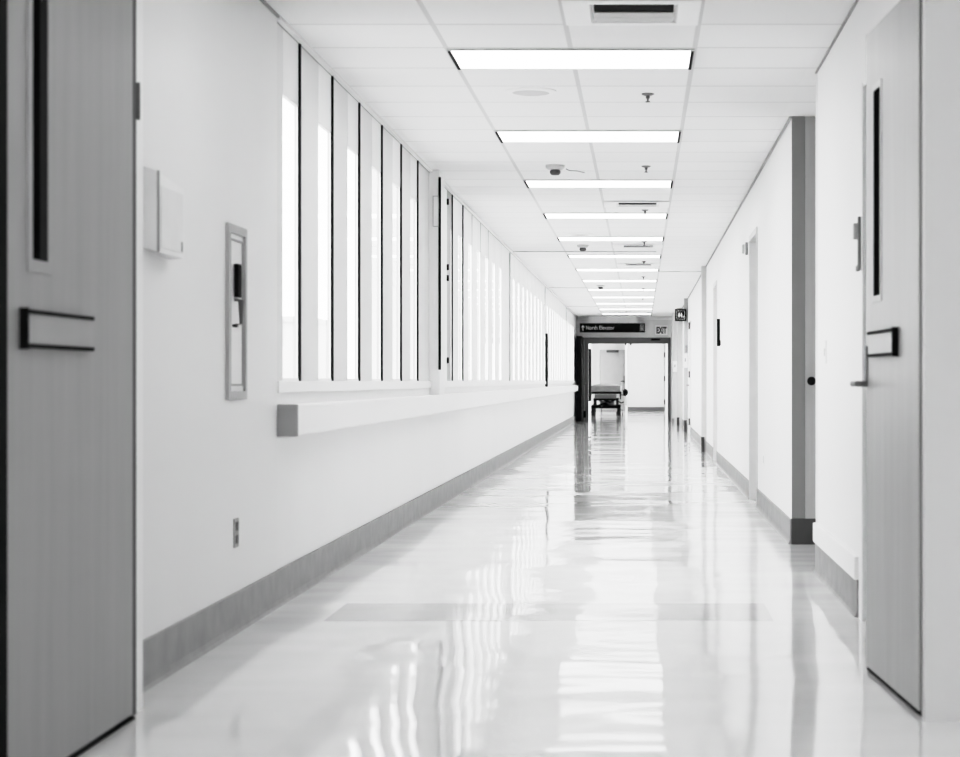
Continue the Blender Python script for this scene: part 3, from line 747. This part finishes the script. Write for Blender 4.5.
# ------------------------------------------------------------------ gurney in the lobby
gx, gy = -1.05, 55.0
G = thing('hospital_gurney', 'hospital gurney with grey mattress parked in the far doorway, seen end-on', 'gurney', (gx, gy + 1, 0))
bm = new(); box(bm, gx - .465, gx + .445, gy, gy + 1.95, .715, .90, .035); 
mt = obj('mattress', bm, SHEET, G, smooth=True)
bm = new()
for i in range(7):
    pass
N_ = 14
grid = [[bm.verts.new((gx - .42 + .83 * i / N_, gy + .06 + .46 * j / 6, .90 + .055 * math.sin(math.pi * i / N_) ** .5 * math.sin(math.pi * j / 6) ** .5 + .006 * math.sin(i * 1.7))) for j in range(7)] for i in range(N_ + 1)]
for i in range(N_):
    for j in range(6): bm.faces.new((grid[i][j], grid[i + 1][j], grid[i + 1][j + 1], grid[i][j + 1]))
obj('pillow', bm, mat('pillow_grey', .36, .7), G, smooth=True)
bm = new(); box(bm, gx - .46, gx + .45, gy + .03, gy + 1.95, .655, .715, .008); obj('deck', bm, BLACK, G, label='dark mattress deck')
bm = new(); box(bm, gx - .33, gx + .32, gy + .02, gy + .10, .52, .648, .012); obj('end_panel', bm, mat('gurney_panel', .15, .5), G)
bm = new(); box(bm, gx - .37, gx + .37, gy + .10, gy + 1.85, .46, .52, .006); obj('lower_frame', bm, BLACK, G)
for sx in (-1, 1):
    bm = new(); x = gx + sx * .475
    tube(bm, [(x, gy + .25, .66), (x, gy + .25, .95), (x, gy + .35, 1.0), (x, gy + 1.45, 1.0), (x, gy + 1.55, .95), (x, gy + 1.55, .66)], .014)
    bm2 = new(); tube(bm2, [(x, gy + .25, .72), (x + sx * .004, gy + .9, .70), (x, gy + 1.55, .72)], .014)
    rl = obj('side_rail', bm2, STEEL, G, smooth=True); bm.free()
    bm = new(); tube(bm, [(gx + sx * .44, gy + .04, .66), (gx + sx * .44, gy - .05, .62), (gx + sx * .44, gy - .06, .50)], .022); obj('push_handle', bm, RUBBER, G, smooth=True)
    for yy in (gy + .12, gy + 1.78):
        bm = new(); tube(bm, [(gx + sx * .335, yy, .50), (gx + sx * .335, yy, .30), (gx + sx * .37, yy, .24)], .026); obj('leg', bm, RUBBER, G, smooth=True)
        bm = new(); x = gx + sx * .385
        cyl(bm, (x - .045, yy, .12), (x + .045, yy, .12), .12, n=24)
        cw = obj('caster_wheel', bm, RUBBER, G, smooth=True)
        bm = new(); box(bm, x - .045, x + .045, yy - .06, yy + .07, .17, .32, .01); obj('caster_fork', bm, BLACK, cw)
        bm = new(); cyl(bm, (x - .05, yy, .12), (x + .05, yy, .12), .035, n=16); obj('wheel_hub', bm, DGREY, cw, smooth=True)
bm = new(); box(bm, gx - .34, gx + .34, gy + .08, gy + 1.82, .225, .31, .01); obj('base_frame', bm, BLACK, G, label='dark base frame')
bm = new(); tube(bm, [(gx - .28, gy + .2, .29), (gx + .26, gy + .2, .47)], .026); obj('lift_arm', bm, BLACK, G, smooth=True)
bm = new(); tube(bm, [(gx + .28, gy + .26, .29), (gx - .22, gy + .26, .47)], .026); obj('lift_arm', bm, DGREY, G, smooth=True)
bm = new(); cyl(bm, (gx + .02, gy + .5, .28), (gx + .02, gy + .5, .50), .085, n=20); obj('lift_column', bm, BLACK, G, smooth=True)
bm = new(); cyl(bm, (gx - .18, gy + .9, .36), (gx + .24, gy + .9, .38), .055, n=20); obj('gas_cylinder', bm, MGREY, G, smooth=True)
bm = new(); tube(bm, [(gx - .12, gy + .05, .30), (gx - .12, gy - .02, .16), (gx - .12, gy - .03, .02)], .010); obj('brake_pedal', bm, DGREY, G, smooth=True)

# wheeled stand with a black bag next to it
T = thing('equipment_stand', 'small wheeled stand with a black bag at the right side of the gurney', 'stand', (-.56, 57.4, 0))
bm = new(); tube(bm, [(-.615, 57.4, .10), (-.615, 57.4, .98)], .016); obj('pole', bm, STEEL, T, smooth=True)
bm = new(); lathe(bm, [(.01, .58), (.06, .60), (.085, .68), (.075, .75), (.03, .79), (.01, .80)], (-.487, 57.4, 0), 18); obj('bag', bm, BLACK, T, smooth=True)
bm = new(); box(bm, -.53, -.42, 57.36, 57.44, .28, .56, .02); obj('canister', bm, LGREY, T)
bm = new(); tube(bm, [(-.615, 57.4, .62), (-.555, 57.4, .60), (-.487, 57.4, .58), (-.44, 57.4, .44)], .014); obj('hose', bm, DGREY, T, smooth=True)
bm = new(); tube(bm, [(-.70, 57.4, .40), (-.615, 57.4, .36), (-.50, 57.4, .40)], .018); obj('bracket', bm, BLACK, T, smooth=True)
for dx, dy in ((-.14, -.1), (.04, -.16), (-.05, .18)):
    bm = new(); tube(bm, [(-.615, 57.4, .16), (-.615 + dx * .8, 57.4 + dy * .8, .12), (-.615 + dx, 57.4 + dy, .08)], .012); lg = obj('leg', bm, DGREY, T, smooth=True)
    bm = new(); x, y = -.615 + dx, 57.4 + dy; cyl(bm, (x - .012, y, .035), (x + .012, y, .035), .035, n=16); obj('caster_wheel', bm, RUBBER, lg, smooth=True)

# ------------------------------------------------------------------ outside the windows
bm = new(); box(bm, -60, -2.62, -10, 90, -.12, -.02); struct('ground', bm, CONC)
B = thing('exterior_building', 'pale building wing standing beyond the corridor windows', 'building', (-5.6, 66, 0))
bm = new(); box(bm, -9.1, -2.7, 61, 72, -.02, 9); obj('wall', bm, CONCB, B)
bm = new(); box(bm, -9.2, -2.65, 60.9, 72.1, 9, 9.3); obj('parapet_cap', bm, CONC, B)
B = thing('exterior_outbuilding', 'low pale flat-roofed structure seen through the first window', 'building', (-7.2, 31.5, 0))
bm = new(); box(bm, -9.0, -5.42, 30, 33, -.02, 2.0); obj('wall', bm, CONCB, B)
bm = new(); box(bm, -9.05, -5.40, 29.95, 33.05, 2.0, 2.09); obj('roof_slab', bm, CONC, B)

# ------------------------------------------------------------------ light
W = bpy.data.worlds.new('overcast_sky'); S.world = W; W.use_nodes = True
bg = W.node_tree.nodes['Background']
bg.inputs['Color'].default_value = (1, 1, 1, 1); bg.inputs['Strength'].default_value = 2.4

# ------------------------------------------------------------------ camera
cam = bpy.data.cameras.new('camera'); co = bpy.data.objects.new('camera', cam); C.objects.link(co)
co.location = (0, 0, H); co.rotation_euler = (math.pi / 2, 0, 0)
cam.sensor_width = 36; cam.sensor_fit = 'HORIZONTAL'; cam.lens = F / 960 * 36
cam.shift_x = -161 / 960; cam.shift_y = 2.5 / 960
cam.clip_start = .05; cam.clip_end = 300
cam.dof.use_dof = True; cam.dof.focus_distance = 19; cam.dof.aperture_fstop = 5.0
S.camera = co
S.view_settings.view_transform = 'Standard'; S.view_settings.look = 'None'
S.view_settings.exposure = 0.0
S.cycles.film_exposure = 2 ** 1.82
# the photograph's high-key tone curve: deep blacks, soft shoulder
S.view_settings.use_curve_mapping = True
cm = S.view_settings.curve_mapping
cm.white_level = (6, 6, 6); cm.extend = 'HORIZONTAL'
cv = cm.curves[3]
pts = [(0, 0), (.1, .075), (.3, .29), (.6, .62), (.9, .78), (1.5, .88), (3, .97), (6, 1)]
while len(cv.points) < len(pts): cv.points.new(.5, .5)
for p_, (a_, b_) in zip(cv.points, pts): p_.location = (a_ / 6, b_); p_.handle_type = 'AUTO_CLAMPED'
cm.update(); S.view_settings.gamma = 1.0
try:
    S.cycles.use_denoising = True
    S.cycles.max_bounces = 10; S.cycles.diffuse_bounces = 6; S.cycles.glossy_bounces = 5; S.cycles.transparent_max_bounces = 12
    S.cycles.sample_clamp_indirect = 6
    S.cycles.caustics_reflective = False
except Exception: pass
